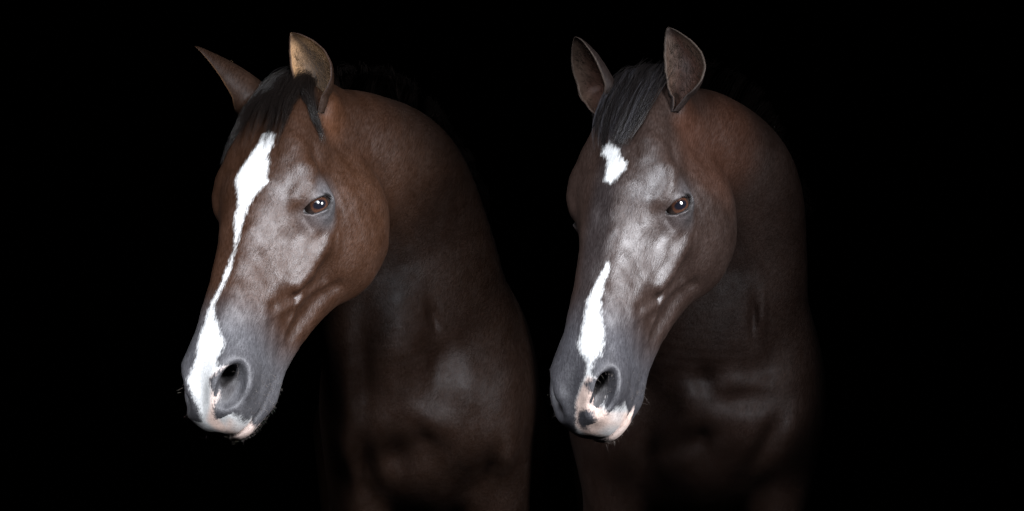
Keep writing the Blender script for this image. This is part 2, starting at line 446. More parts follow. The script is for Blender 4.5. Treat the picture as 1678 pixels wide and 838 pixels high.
def ear_mesh(base, tip, opening, width, bend, prof=None, A0=3.13, A1=1.25, NU=28, NV=30, thick=.0028):
    """cupped leaf: outer and inner skin joined along the rim"""
    base, tip = np.array(base, float), np.array(tip, float); ax = tip - base; Ln = np.linalg.norm(ax); ax /= Ln
    op = np.array(opening, float); op -= (op @ ax) * ax; op /= np.linalg.norm(op); sd = np.cross(ax, op)
    bend = np.array(bend, float); O = np.zeros((NV, NU, 3)); I = np.zeros((NV, NU, 3))
    for v in range(NV):
        t = v / (NV - 1)
        c = base + ax * Ln * t + bend * Ln * (4 * t * (1 - t))
        w = np.interp(t, [0, .12, .3, .5, .68, .82, .92, .97, 1], prof or [.30, .52, .82, 1.0, .94, .72, .46, .26, .04]) * width / 2
        Aa = np.interp(t, [0, .12, .35, .6, .85, 1], [A0, 2.6, 1.75, 1.5, A1, A1 * .8])
        for u in range(NU):
            s = (u / (NU - 1) * 2 - 1); ph = s * Aa; flat = 1.25 if t > .2 else 1.0
            for arr, rr in ((O, w), (I, max(w - thick, w * .55))):
                arr[v, u] = c - op * rr * (math.cos(ph) - .25) * 1.0 + sd * rr * math.sin(ph) * flat
    rim = (O + I) / 2
    V = np.concatenate([O.reshape(-1, 3), I.reshape(-1, 3)]); n = NU * NV; Q = []
    for v in range(NV - 1):
        for u in range(NU - 1):
            a = v * NU + u; Q.append((a, a + 1, a + NU + 1, a + NU)); Q.append((n + a, n + a + NU, n + a + NU + 1, n + a + 1))
        for u, fl in ((0, 0), (NU - 1, 1)):
            a = v * NU + u; q = (a, a + NU, n + a + NU, n + a); Q.append(q if not fl else q[::-1])
    for u in range(NU - 1):
        a = (NV - 1) * NU + u; Q.append((a, a + 1, n + a + 1, n + a))
    inner = np.concatenate([np.zeros(n), np.ones(n)])
    tt = np.tile(np.repeat(np.linspace(0, 1, NV), NU), 2); uu = np.tile(np.tile(np.linspace(-1, 1, NU), NV), 2)
    return V, np.array(Q), inner, tt, uu

def at(u, v, y):       # a point y metres deep, measured off the photograph
    k = (1 + y / 5) / 1050; return ((u - 839) * k, y, (419 - v) * k)
def strands(name, curves, rad, mat, parent, nseg=10):
    """many thin tapered hairs as one mesh part; curves: list of point lists"""
    V = []; Q = []; n0 = 0; T = []
    for pts in curves:
        p = catmull(pts, nseg); t = np.gradient(p, axis=0); t /= np.linalg.norm(t, axis=1)[:, None] + 1e-9
        a = np.cross(t, (0.3, -1, 0.2)); a /= np.linalg.norm(a, axis=1)[:, None] + 1e-9; b = np.cross(t, a)
        r = rad * np.interp(np.linspace(0, 1, nseg), [0, .15, .7, 1], [.8, 1, .8, .12])[:, None]
        for k in range(3):
            an = k * 2 * math.pi / 3; V.append(p + r * (math.cos(an) * a + math.sin(an) * b))
        base = n0 + np.arange(nseg - 1)
        for k in range(3):
            k2 = (k + 1) % 3
            Q.append(np.stack([base + k * nseg, base + 1 + k * nseg, base + 1 + k2 * nseg, base + k2 * nseg], 1))
        n0 += 3 * nseg
    return mesh_from(name, np.concatenate(V), np.concatenate(Q), mat, parent)
# ------------------------------------------------------------------ materials
def coat_material(name):
    m, nt, b = mat_new(name); L = nt.links
    hl = attr(nt, 'fur').outputs['Vector']
    col = attr(nt, 'tint').outputs['Color']
    mk = attr(nt, 'mark')
    sep = N(nt, 'ShaderNodeSeparateColor'); L.new(mk.outputs['Color'], sep.inputs[0])
    skin, wsd, pink = sep.outputs[0], sep.outputs[1], sep.outputs[2]
    sep_back = mk.outputs['Alpha']
    streak = noise(nt, vscale(nt, hl, (90, 420, 420)), 1, 3, .6)
    fine = noise(nt, vscale(nt, hl, (260, 900, 900)), 1, 2, .6)
    patch = noise(nt, vscale(nt, hl, (22, 30, 30)), 1, 4, .6)
    # coat colour variation
    f1 = maprange(nt, streak, .3, .7, .80, 1.22); f2 = maprange(nt, patch, .3, .7, .90, 1.12); f3 = maprange(nt, fine, .25, .75, .75, 1.3)
    f = math_n(nt, 'MULTIPLY', math_n(nt, 'MULTIPLY', f1, f2), f3)
    comb = N(nt, 'ShaderNodeCombineColor')
    for i in range(3): L.new(f, comb.inputs[i])
    base = mixc(nt, 1.0, col, comb.outputs[0], 'MULTIPLY')
    # white marking with hairy edge; wsd stored as .5 + sd*25
    e = math_n(nt, 'ADD', wsd, math_n(nt, 'MULTIPLY', math_n(nt, 'SUBTRACT', streak, .5), .34))
    e = math_n(nt, 'ADD', e, math_n(nt, 'MULTIPLY', math_n(nt, 'SUBTRACT', patch, .5), .34))
    w = maprange(nt, e, .41, .66)
    wcol = mixc(nt, pink, (.38, .38, .385), (.44, .33, .29))
    wcol = mixc(nt, 1.0, wcol, mixc(nt, .5, (1., 1., 1.), comb.outputs[0]), 'MULTIPLY')
    base = mixc(nt, w, base, wcol)
    L.new(base, b.inputs['Base Color'])
    r = math_n(nt, 'ADD', maprange(nt, streak, .2, .8, .33, .48), maprange(nt, patch, .35, .65, -.02, .06))
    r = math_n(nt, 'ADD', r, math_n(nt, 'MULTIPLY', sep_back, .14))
    r = math_n(nt, 'ADD', r, math_n(nt, 'MULTIPLY', skin, .09)); r = math_n(nt, 'ADD', r, math_n(nt, 'MULTIPLY', w, .2))
    L.new(r, b.inputs['Roughness'])
    sp = maprange(nt, noise(nt, vscale(nt, hl, (30, 44, 44)), 1, 5, .65), .36, .64, .24, .38)
    sp = math_n(nt, 'MULTIPLY', sp, maprange(nt, streak, .3, .7, .7, 1.25))
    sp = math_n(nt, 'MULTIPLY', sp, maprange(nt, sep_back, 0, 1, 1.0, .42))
    L.new(sp, b.inputs['Specular IOR Level']); b.inputs['Specular Tint'].default_value = (.94, .93, .96, 1)
    b.inputs['Sheen Weight'].default_value = .0; b.inputs['Sheen Roughness'].default_value = .4
    b.inputs['Sheen Tint'].default_value = (.8, .85, 1, 1)
    h = math_n(nt, 'ADD', math_n(nt, 'MULTIPLY', streak, .6), math_n(nt, 'MULTIPLY', fine, .4))
    mid = noise(nt, vscale(nt, hl, (45, 60, 60)), 1, 3, .5)
    h = math_n(nt, 'ADD', h, math_n(nt, 'MULTIPLY', mid, 1.2))
    bp = N(nt, 'ShaderNodeBump'); bp.inputs['Strength'].default_value = .45; bp.inputs['Distance'].default_value = .0012
    L.new(h, bp.inputs['Height']); L.new(bp.outputs[0], b.inputs['Normal'])
    return m
COAT = coat_material('horse_coat')

def hair_material(name, c, rough=.40):
    m, nt, b = mat_new(name)
    b.inputs['Base Color'].default_value = (*c, 1); b.inputs['Roughness'].default_value = rough
    b.inputs['Specular IOR Level'].default_value = .3
    return m
HAIR = hair_material('black_hair', (.010, .008, .008)); HAIRL = hair_material('black_hair_shine', (.030, .028, .032), .35); HAIRB = hair_material('brown_hair', (.006, .0040, .0034))  # the lighter strands paint shine streaks into the forelock
TANH = hair_material('tan_hair', (.16, .095, .05), .5)
EARD = hair_material('dark_ear_hair', (.032, .021, .015), .5)
WHISK = hair_material('pale_whisker', (.12, .10, .09), .5)

def eye_material():
    m, nt, b = mat_new('horse_eye'); L = nt.links
    tc = N(nt, 'ShaderNodeTexCoord'); sp = N(nt, 'ShaderNodeSeparateXYZ'); L.new(tc.outputs['Object'], sp.inputs[0])
    x, y = sp.outputs[0], sp.outputs[1]     # object space: x along the lids, y across, z outward
    def er(a, c): return math_n(nt, 'SQRT', math_n(nt, 'ADD', math_n(nt, 'POWER', math_n(nt, 'DIVIDE', math_n(nt, 'ABSOLUTE', x), a), 2), math_n(nt, 'POWER', math_n(nt, 'DIVIDE', math_n(nt, 'ABSOLUTE', y), c), 2)))
    iris = maprange(nt, er(.0150, .0145), .88, 1.04, 1, 0); pup = maprange(nt, er(.0120, .0075), .75, 1.15, 1, 0)
    st = noise(nt, vscale(nt, tc.outputs['Object'], (400, 400, 60)), 1, 3)
    ic = mixc(nt, st, (.018, .008, .005), (.052, .022, .013))
    c = mixc(nt, iris, (.012, .008, .007), ic); c = mixc(nt, pup, c, (.0045, .0045, .007))
    L.new(c, b.inputs['Base Color']); b.inputs['Roughness'].default_value = .5; b.inputs['Specular IOR Level'].default_value = 0
    b.inputs['Coat Weight'].default_value = .55; b.inputs['Coat Roughness'].default_value = .02
    return m
EYE_M = eye_material()

def tag(o, label, cat, group=None):
    o['label'] = label; o['category'] = cat
    if group: o['group'] = group

def uv_sphere(R, n=40, m=24):
    V = [(0, 0, R)]; Q = []
    for i in range(1, m):
        a = math.pi * i / m
        for j in range(n): b = 2 * math.pi * j / n; V.append((R * math.sin(a) * math.cos(b), R * math.sin(a) * math.sin(b), R * math.cos(a)))
    V.append((0, 0, -R)); T = []
    for j in range(n): T.append((0, 1 + j, 1 + (j + 1) % n)); T.append((len(V) - 1, 1 + (m - 2) * n + (j + 1) % n, 1 + (m - 2) * n + j))
    for i in range(m - 2):
        for j in range(n): Q.append((1 + i * n + j, 1 + (i + 1) * n + j, 1 + (i + 1) * n + (j + 1) % n, 1 + i * n + (j + 1) % n))
    return np.array(V), [np.array(Q), np.array(T)]

def make_field(P):
    F = Field(P['R'], P['t'], P['s']); head_ops(F, P); body_ops(F, P); return F

def build_horse(P):
    F = make_field(P); UP = np.array([0, 0, CAMZ])
    hx = np.array([F.to_world(p) for p in [(-.03, s * .1, z) for s in (-1, 1) for z in (.05, -.24)] + [(.62, s * .06, z) for s in (-1, 1) for z in (0, -.15)]])
    lo, hi = hx.min(0), hx.max(0); bb = P['box']
    ax = [axis_grid(bb[k][0], bb[k][1], lo[k], hi[k], FINE, (.008, .011, .009)[k]) for k in range(3)]
    V, Q = surface(F, ax)
    V = relax(F, V, Q)
    H = F.to_head(V.astype(f32)); g, _ = grad(F, V); nw = g / (np.linalg.norm(g, axis=1)[:, None] + 1e-9); nh = nw @ F.R
    # ears join the same mesh
    rows = [(V, H, nh, np.zeros(len(V)))]; quads = [Q]; off = len(V)
    earinfo = []
    for e in P['ears']:
        b = F.to_world(e['base']); ev, eq, inner, tt, uu = ear_mesh(b, e['tip'], e['open'], e['width'], e['bend'], e.get('prof'))
        quads.append(eq + off); off += len(ev); earinfo.append((ev, inner, tt, uu))
        rows.append((ev, F.to_head(ev.astype(f32)), np.zeros_like(ev), np.ones(len(ev))))
    VV = np.concatenate([r[0] for r in rows]); HH = np.concatenate([r[1] for r in rows]); n = len(V)
    # ---- colour of each point of the coat
    x, y, z = H[:, 0], np.abs(H[:, 1]), H[:, 2]
    C = np.tile(np.array(P['coat']), (len(VV), 1)); headw = sstep(.10, .0, F_neckdist(x, z))
    skin = np.zeros(len(VV)); ch = chart(H)
    mz = sstep(.40, .50, x + .12 * (-z - .06) * 1.0 + .010 * np.sin(40 * y + 30 * z))       # dark muzzle
    ey = np.sqrt(((H[:, 0] - EYE_C[0]) / 1.25)**2 + (y - EYE_C[1])**2 * .3 + (z - EYE_C[2])**2)
    em = sstep(.050, .018, ey + .004 * np.sin(90 * x + 50 * z))
    inearby = (x > -.1) & (x < .7) & (np.abs(y) < .16) & (z > -.21)
    s = np.maximum(mz, em * P['eye_skin']) * inearby
    def mixin(m, c): C[:n] = C[:n] * (1 - m[:, None]) + np.array(c) * m[:, None]
    for (cx, cy, cz), (rx, ry, rz), amt, c in P['patches']:
        d = np.sqrt(((x - cx) / rx)**2 + ((y - cy) / ry)**2 + ((z - cz) / rz)**2); mixin(sstep(1.3, .4, d) * amt * inearby, c)
    dk_ = np.maximum(.005 - x, -.252 - z) + .006 * np.sin(30 * x + 20 * y); mixin(sstep(-.01, .11, dk_) * .92, P['neck_shade'])  # deepens the brown of neck and body to paint their shade
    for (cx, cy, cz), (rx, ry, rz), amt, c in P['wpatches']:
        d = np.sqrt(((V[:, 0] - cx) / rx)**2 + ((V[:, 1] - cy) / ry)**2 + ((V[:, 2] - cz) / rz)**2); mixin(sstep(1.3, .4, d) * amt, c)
    mixin(mz * inearby, P['muzzle']); mixin(em * P['eye_skin'] * inearby, P['eyelid']); skin[:n] = s
    rim = .9 * sstep(.0345, .0310, np.linalg.norm((H - np.array([EYE_C[0], 0, EYE_C[2]])) * 1.0 - np.stack([0*x, np.sign(H[:, 1]) * EYE_C[1], 0*z], 1), axis=1)) * em
    mixin(rim, (.010, .009, .009))
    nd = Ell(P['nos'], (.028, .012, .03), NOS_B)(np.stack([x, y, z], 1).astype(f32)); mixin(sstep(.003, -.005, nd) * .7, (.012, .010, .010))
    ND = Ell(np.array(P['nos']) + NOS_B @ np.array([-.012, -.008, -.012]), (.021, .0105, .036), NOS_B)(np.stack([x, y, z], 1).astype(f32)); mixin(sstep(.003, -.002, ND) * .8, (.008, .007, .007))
    sd = np.full(len(VV), -1.); pk = np.zeros(len(VV)); facing = (nh[:, 0] * .5 + nh[:, 2] * .87)
    w = np.full(n, -1.)
    for poly in P['white']: w = np.maximum(w, poly_sd(ch.astype(f32), poly))
    for poly in P['dark']: w = np.minimum(w, -poly_sd(ch.astype(f32), poly))
    w = np.where((facing > -.05) & inearby & (nd > -.004) & (ND > .003) & ((z > -.105) | (x > .535)), w, -1)
    for poly, yr in P['lower']:
        q = np.stack([H[:, 0], H[:, 1]], 1).astype(f32)
        w = np.where((z < yr[1]) & (z > yr[0]) & inearby, np.maximum(w, poly_sd(q, poly)), w)
    for poly in P['pink']: pk[:n] = np.maximum(pk[:n], sstep(-.006, .006, poly_sd(ch.astype(f32), poly)))
    pk[:n] = np.maximum(pk[:n], sstep(-.106, -.116, z) * .8 * (x > .5))
    sd[:n] = w
    k = n
    for (ev, inner, tt, uu), e in zip(earinfo, P['ears']):
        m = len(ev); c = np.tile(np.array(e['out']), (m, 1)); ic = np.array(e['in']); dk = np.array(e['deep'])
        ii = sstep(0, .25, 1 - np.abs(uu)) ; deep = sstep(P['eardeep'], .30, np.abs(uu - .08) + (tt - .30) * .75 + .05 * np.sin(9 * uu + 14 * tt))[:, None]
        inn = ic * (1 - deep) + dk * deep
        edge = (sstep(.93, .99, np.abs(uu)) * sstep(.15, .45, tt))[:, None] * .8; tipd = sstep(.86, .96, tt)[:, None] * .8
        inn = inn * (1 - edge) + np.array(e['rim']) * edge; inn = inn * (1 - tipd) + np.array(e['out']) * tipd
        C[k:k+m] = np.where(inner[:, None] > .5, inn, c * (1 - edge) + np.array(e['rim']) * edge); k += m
    # fur flow coordinates: head space on the head, body space further back
    FU = HH.copy()
    root = bpy.data.objects.new('horse', None); sc.collection.objects.link(root)
    ox, oy = P['foot']; root.location = (ox, oy, 0)
    tag(root, P['label'], 'horse', 'horses looking out of the dark doorway')
    def attach(o): o.parent = root; o.matrix_parent_inverse = Matrix.Translation((-ox, -oy, 0)); return o
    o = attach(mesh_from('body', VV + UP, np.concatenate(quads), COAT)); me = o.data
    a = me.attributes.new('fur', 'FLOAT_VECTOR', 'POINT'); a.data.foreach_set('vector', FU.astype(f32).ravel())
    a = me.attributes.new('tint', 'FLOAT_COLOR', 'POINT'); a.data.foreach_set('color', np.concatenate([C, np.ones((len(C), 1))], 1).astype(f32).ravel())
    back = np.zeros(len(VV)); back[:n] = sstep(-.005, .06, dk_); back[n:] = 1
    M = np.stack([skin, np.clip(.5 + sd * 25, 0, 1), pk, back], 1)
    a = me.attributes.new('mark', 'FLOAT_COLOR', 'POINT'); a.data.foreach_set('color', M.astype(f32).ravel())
    # ---- eyes
    ev, eq = uv_sphere(EYE_R * P['s'])
    for s_ in (1, -1):
        eo = mesh_from('eye', ev, eq, EYE_M)
        c = F.to_world(EYE_C * (1, s_, 1)) + UP; Bm = EYE_B.copy(); Bm[1] *= s_
        if s_ < 0: Bm[:, 1] *= -1
        W = F.R.astype(float) @ Bm
        eo.parent = root; eo.matrix_parent_inverse = Matrix.Translation((-ox, -oy, 0))
        eo.matrix_basis = Matrix.Translation(Vector(c)) @ Matrix(W.tolist()).to_4x4()
    # ---- hair
    rng = np.random.default_rng(P['seed'])
    def snap_all(G, lift):       # push head-space points out to 'lift' above the skin, all at once
        W_ = np.array([F.to_world(q) for q in G.reshape(-1, 3)]); lf = np.broadcast_to(lift, G.shape[:-1]).ravel()
        for it in range(4):
            gg, ff = grad(F, W_); gg = gg / (np.linalg.norm(gg, axis=1)[:, None] + 1e-9)
            W_ = W_ + gg * np.maximum(lf - ff, 0)[:, None]
        return W_.reshape(G.shape)
    for lk in P['forelock']:
        nlock, key = lk['n'], [np.array(k_, float) for k_ in lk['pts']]; cs = []
        guides = []
        for gk in range(lk.get('locks', 14)):
            a = rng.uniform(-1, 1); L_ = rng.uniform(.50, 1.05) if gk % 3 else rng.uniform(.85, 1.1)
            pts = []
            for i, kp in enumerate(key):
                t = i / (len(key) - 1); p = kp + np.array(lk['spread'][i]) * a
                pts.append(p)
            pts = np.array(pts); pts = catmull(pts, 9); u = np.linspace(0, L_, 9); pts = np.stack([np.interp(u, np.linspace(0, 1, 9), pts[:, c_]) for c_ in range(3)], 1)
            pts += np.cumsum(rng.normal(0, .0012, pts.shape), 0)
            guides.append(pts)
        G = np.array(guides); guides = snap_all(G, lk['lift'] * np.array([.3] + [1] * 7 + [.4])[None] + rng.uniform(0, .004, G.shape[:2]))
        for i in range(nlock):
            gd = guides[rng.integers(len(guides))]; r0 = rng.normal(0, 1, 3)
            prof = np.interp(np.linspace(0, 1, 9), [0, .3, .8, 1], [1.2, 1, .5, .15])[:, None]
            c_ = gd + r0 * .0042 * prof * lk.get('fluff', 1) + np.cumsum(rng.normal(0, .0005, gd.shape), 0)
            c_ = c_[:max(5, int(9 * rng.uniform(.5, 1.0) + .99))]
            cs.append(c_ + UP)
        attach(strands(lk['name'], cs, lk.get('rad', .00045), lk['mat'], None, 12))
    # mane along the crest, falling to the far side
    cr = catmull(np.array(P['crest'], float), 60); G = []
    tg = np.gradient(cr, axis=0); tg /= np.linalg.norm(tg, axis=1)[:, None]
    for i in range(90):
        u = rng.uniform(0, 59); j = min(int(u), 58); p = cr[j] + (cr[j + 1] - cr[j]) * (u - j)
        d = np.array(P['mane_dir']) + rng.normal(0, .10, 3) + tg[j] * .5; L_ = rng.uniform(.08, .16)
        G.append([p + d * L_ * t + np.array([0, 0, -.35]) * L_ * t * t for t in (-.06, .12, .3, .5, .75, 1)])
    G = snap_all(np.array([[F.to_head(np.array(q, f32)[None])[0] for q in g_] for g_ in G]), np.array([.0, .003, .004, .005, .006, .006])[None] + rng.uniform(0, .003, (90, 6)))
    cs = []
    for i in range(P['mane_n']):
        gd = G[rng.integers(90)]; cs.append(gd + rng.normal(0, 1, 3) * .004 + np.cumsum(rng.normal(0, .0006, gd.shape), 0) + UP)
    attach(strands('mane', cs, .0004, HAIRB, None, 8))
    # fine hair inside the ears
    for (ev, inner, tt, uu), e in zip(earinfo, P['ears']):
        idx = np.nonzero((inner > .5) & (tt < .8) & (tt > .12) & (np.abs(uu) < .72))[0]; ax_ = np.array(e['tip']) - F.to_world(e['base']); ax_ /= np.linalg.norm(ax_)
        op = np.array(e['open'], float); op -= (op @ ax_) * ax_; op /= np.linalg.norm(op); sd_ = np.cross(ax_, op); cs = []
        for i in rng.choice(idx, 420):
            p0 = ev[i] + rng.normal(0, .001, 3); d = op * .5 - sd_ * np.sign(uu[i]) * .5 * abs(uu[i]) + ax_ * .5 + rng.normal(0, .2, 3); L_ = rng.uniform(.006, .016)
            cs.append(np.array([p0, p0 + d * L_ * .5, p0 + d * L_ + ax_ * L_ * .3]) + UP)
        attach(strands('ear_hair', cs, .00022, P['earhair'], None, 5))
    # whiskers and lashes
    qs = []
    for i in range(P['whisk_n']):
        if rng.random() < .80: qs.append([rng.uniform(.49, .615), rng.uniform(-.045, .045), rng.uniform(-.165, -.10)])
        else: qs.append([rng.uniform(.50, .60), rng.choice([-1, 1]) * rng.uniform(.04, .06), rng.uniform(-.11, -.02)])
    w_ = np.array([F.to_world(q) for q in qs])
    for _ in range(4):
        gg, ff = grad(F, w_); gg = gg / np.linalg.norm(gg, axis=1)[:, None]; w_ = w_ - gg * ff[:, None]
    cs = []
    for p0, g0 in zip(w_, gg):
        gw = g0 + F.R.astype(float)[:, 0] * .35 + rng.normal(0, .25, 3); L_ = rng.uniform(.002, .0065) if rng.random() < .985 else rng.uniform(.010, .016)
        cs.append(np.array([p0, p0 + gw * L_ * .5, p0 + gw * L_ + (0, 0, -.12 * L_)]) + UP)
    attach(strands('whiskers', cs, .00013, WHISK, None, 5))
    for s_ in (1, -1):
        cs = []
        for i in range(46):
            u = rng.uniform(-.85, .7)
            q = EYE_B @ np.array([.0250 * u, LID * .0132 * (1 - u * u), .0245 - .006 * u * u]); out = EYE_B @ np.array([u * .4, LID * .25 , 1.0])
            q2 = EYE_C + q; q3 = q2 + out * .005 ; q4 = q2 + out * .009 + EYE_B @ np.array([0, -LID * .004, 0])
            cs.append(np.array([F.to_world(a_ * (1, s_, 1)) for a_ in (q2, q3, q4)]) + UP)
        attach(strands('eyelashes', cs, .0002, HAIR, None, 5))
    return root

def F_neckdist(x, z): return np.maximum(-x, 0)
# outlines of the white, dark and pink markings on the head chart (metres, fixed to the head)
MARKS = {
 'W': dict(
  white=[[(-0.0024, 0.0866), (0.0101, 0.0835), (0.031, 0.0949), (0.0308, 0.1096), (0.0278, 0.1295), (0.0362, 0.1467), (0.0385, 0.1639), (0.0432, 0.1768), (0.0293, 0.1951), (0.0242, 0.2072), (0.0195, 0.2194), (0.0164, 0.2362), (0.0144, 0.2533), (0.0156, 0.2696), (0.0152, 0.2855), (0.0138, 0.2945), (0.0147, 0.3104), (0.014, 0.3258), (0.0095, 0.3391), (0.0064, 0.3528), (0.0035, 0.3666), (0.0017, 0.3806), (0.0108, 0.4005), (0.0235, 0.4255), (0.0377, 0.4505), (0.0375, 0.4624), (0.031, 0.4707), (0.0344, 0.4827), (0.047, 0.4833), (0.0209, 0.5018), (0.0277, 0.5271), (0.0214, 0.5515), (0.0191, 0.564), (0.0293, 0.5679), (0.0387, 0.5691), (0.035, 0.5714), (0.0173, 0.5842), (0.015, 0.5846), (-0.003, 0.5805), (-0.0113, 0.5745), (-0.0076, 0.5641), (-0.009, 0.5492), (-0.0136, 0.5337), (-0.0172, 0.5185), (-0.0251, 0.5025), (-0.0195, 0.486), (-0.0165, 0.4691), (-0.0164, 0.4549), (-0.016, 0.4407), (-0.0145, 0.4244), (-0.0121, 0.4082), (-0.0107, 0.3912), (-0.0081, 0.3744), (-0.0027, 0.3609), (0.0018, 0.3472), (0.0029, 0.3324), (0.0067, 0.3182), (0.008, 0.3041), (0.0084, 0.2898), (0.0047, 0.272), (-0.0003, 0.2538), (-0.0032, 0.236), (-0.0049, 0.2161), (-0.0167, 0.1896), (-0.0253, 0.1684), (-0.022, 0.1487), (-0.0164, 0.1366), (-0.0096, 0.125), (0.0009, 0.1058)]],
  pink=[[(0.0468, 0.4813), (0.0219, 0.5019), (0.0284, 0.527), (0.024, 0.5516), (0.0226, 0.5659), (0.0265, 0.5782), (0.0134, 0.5847), (0.0066, 0.5769), (0.0021, 0.5649), (0.0157, 0.5456), (0.0226, 0.5248), (0.0309, 0.5065), (0.0395, 0.4941)],
    [(0.0099, 0.5865), (0.018, 0.5864), (0.0208, 0.5854), (0.0325, 0.5723), (0.0363, 0.5648), (0.0282, 0.57), (0.018, 0.5792)]],
  lip=[[(0.6101, -0.0281), (0.6163, 0.0044), (0.6141, 0.0174), (0.6106, 0.0287), (0.6054, 0.0377), (0.5965, 0.0419), (0.583, 0.0311), (0.5664, 0.0294), (0.5722, 0.0325), (0.5844, 0.0219), (0.6029, 0.0162), (0.61, 0.0068), (0.6204, -0.0046), (0.6179, -0.0128)]],
 ),
 'E': dict(
  white=[[(-0.0254, 0.108), (-0.0138, 0.1009), (0.0085, 0.1175), (0.0175, 0.1342), (0.0295, 0.1396), (0.0317, 0.1545), (0.0206, 0.1656), (0.0096, 0.1767), (-0.005, 0.1699), (-0.0053, 0.1504), (-0.008, 0.1355), (-0.0244, 0.123)],
    [(0.0249, 0.3093), (0.0287, 0.3055), (0.0303, 0.3224), (0.0275, 0.3356), (0.0271, 0.3491), (0.0278, 0.3631), (0.0291, 0.3772), (0.0312, 0.3913), (0.0329, 0.4053), (0.0358, 0.4195), (0.044, 0.4415), (0.0437, 0.4602), (0.0356, 0.4713), (0.0328, 0.4866), (0.0406, 0.4937), (0.0212, 0.5015), (0.0379, 0.5231), (0.028, 0.5342), (0.0365, 0.5393), (0.0351, 0.5268), (0.0432, 0.5397), (0.049, 0.5466), (0.0485, 0.5421), (0.047, 0.5596), (0.0221, 0.5777), (0.0153, 0.5847), (0.0002, 0.5831), (-0.0125, 0.5778), (-0.0042, 0.5579), (-0.0026, 0.5438), (0.0001, 0.5298), (0.0108, 0.5087), (0.0215, 0.4915), (0.0223, 0.4704), (0.0097, 0.4539), (0.0001, 0.4357), (0.0011, 0.4197), (0.002, 0.4036), (0.0034, 0.387), (0.0039, 0.3702), (0.0128, 0.3502), (0.0149, 0.3368), (0.0185, 0.3236)]],
  dark=[[(0.0211, 0.5427), (0.0272, 0.5475), (0.0287, 0.5589), (0.0195, 0.5686), (0.0093, 0.5718), (0.0009, 0.5676), (-0.0001, 0.5572), (0.0081, 0.5455)]],
  pink=[[(0.0259, 0.4918), (0.0397, 0.4965), (0.0391, 0.5099), (0.0379, 0.5231), (0.028, 0.5342), (0.0429, 0.5436), (0.0497, 0.5474), (0.0502, 0.5504), (0.0444, 0.565), (0.0221, 0.5777), (0.0212, 0.5815), (0.0002, 0.5831), (0.0001, 0.5755), (-0.0084, 0.567), (-0.0031, 0.5485), (-0.001, 0.5297), (0.0105, 0.5115)]],
  lip=[],
 ),
}
# ------------------------------------------------------------------ the two horses
RW = np.array([[-0.2498, 0.8305, -0.4979], [-0.5414, -0.5461, -0.6393], [-0.8028, 0.1099, 0.5861]])
RE = np.array([[-0.2407, 0.8339, -0.4967], [-0.511, -0.544, -0.6656], [-0.8252, 0.0936, 0.557]])
def mk(k):
    m = MARKS[k]; y0 = -.03 if k == 'W' else .010; return dict(white=m['white'], pink=m['pink'], dark=m.get('dark', []), lower=[(p, (-.2, -.08)) for p in m.get('lip', [])] + [([(.572, y0), (.64, y0), (.64, .044), (.580, .044)] if k == 'W' else [(.566, y0), (.64, y0), (.64, .054), (.560, .054)], (-.140, -.062))])
def ortho(M): u, _, v = np.linalg.svd(M); return u @ v
def torso(cx, cy, hw, lean=0.0):
    """chest, shoulders, barrel and legs; cx: middle of the chest, cy: depth of the chest front, hw: half width"""
    M = []; e = lambda c, r, k=.05, kind='u', R=None: M.append((kind, 'e', k, (cx + c[0], cy + c[1], c[2]), r, R))
    p = lambda pts, r, k=.03, kind='u': M.append((kind, 'p', k, [(cx + a[0], cy + a[1], a[2]) for a in pts], r))
    e((0, .28, -.27), (hw * .95, .32, .20), .06); e((lean, 1.15, -.34), (.215, .72, .27), .1); e((lean * .6, .80, -.06), (.07, .36, .13), .08)
    e((lean * 1.8, 1.75, -.28), (.24, .30, .27), .1)
    for s in (-1, 1):
        e((s * hw * .62, .20, -.25), (hw * .42, .22, .20), .05)                     # shoulder
        e((s * hw * .40, .055, -.275), (hw * .42, .10, .10), .025)                  # breast muscle
        e((s * hw * .64, .16, -.40), (.060, .10, .12), .03)
        p([(s * hw * .64, .19, -.46), (s * hw * .66, .20, -.70), (s * hw * .72, .18, -.90), (s * hw * .72, .20, -1.02), (s * hw * .72, .21, -1.27), (s * hw * .72, .17, -1.38), (s * hw * .72, .14, -1.42)],
          [.062, .050, .042, .036, .028, .036, .045], .02)
        p([(s * .13 + lean * 1.8, 1.80, -.40), (s * .14 + lean * 1.8, 1.70, -.72), (s * .14 + lean * 1.8, 1.98, -.92), (s * .14 + lean * 1.8, 1.96, -1.26), (s * .14 + lean * 1.8, 1.90, -1.42)], [.14, .09, .045, .035, .048], .04)
    M.append((+.010, 'p', .02, [(cx, cy - .02, -.17), (cx, cy - .03, -.40)], .004))
    return M
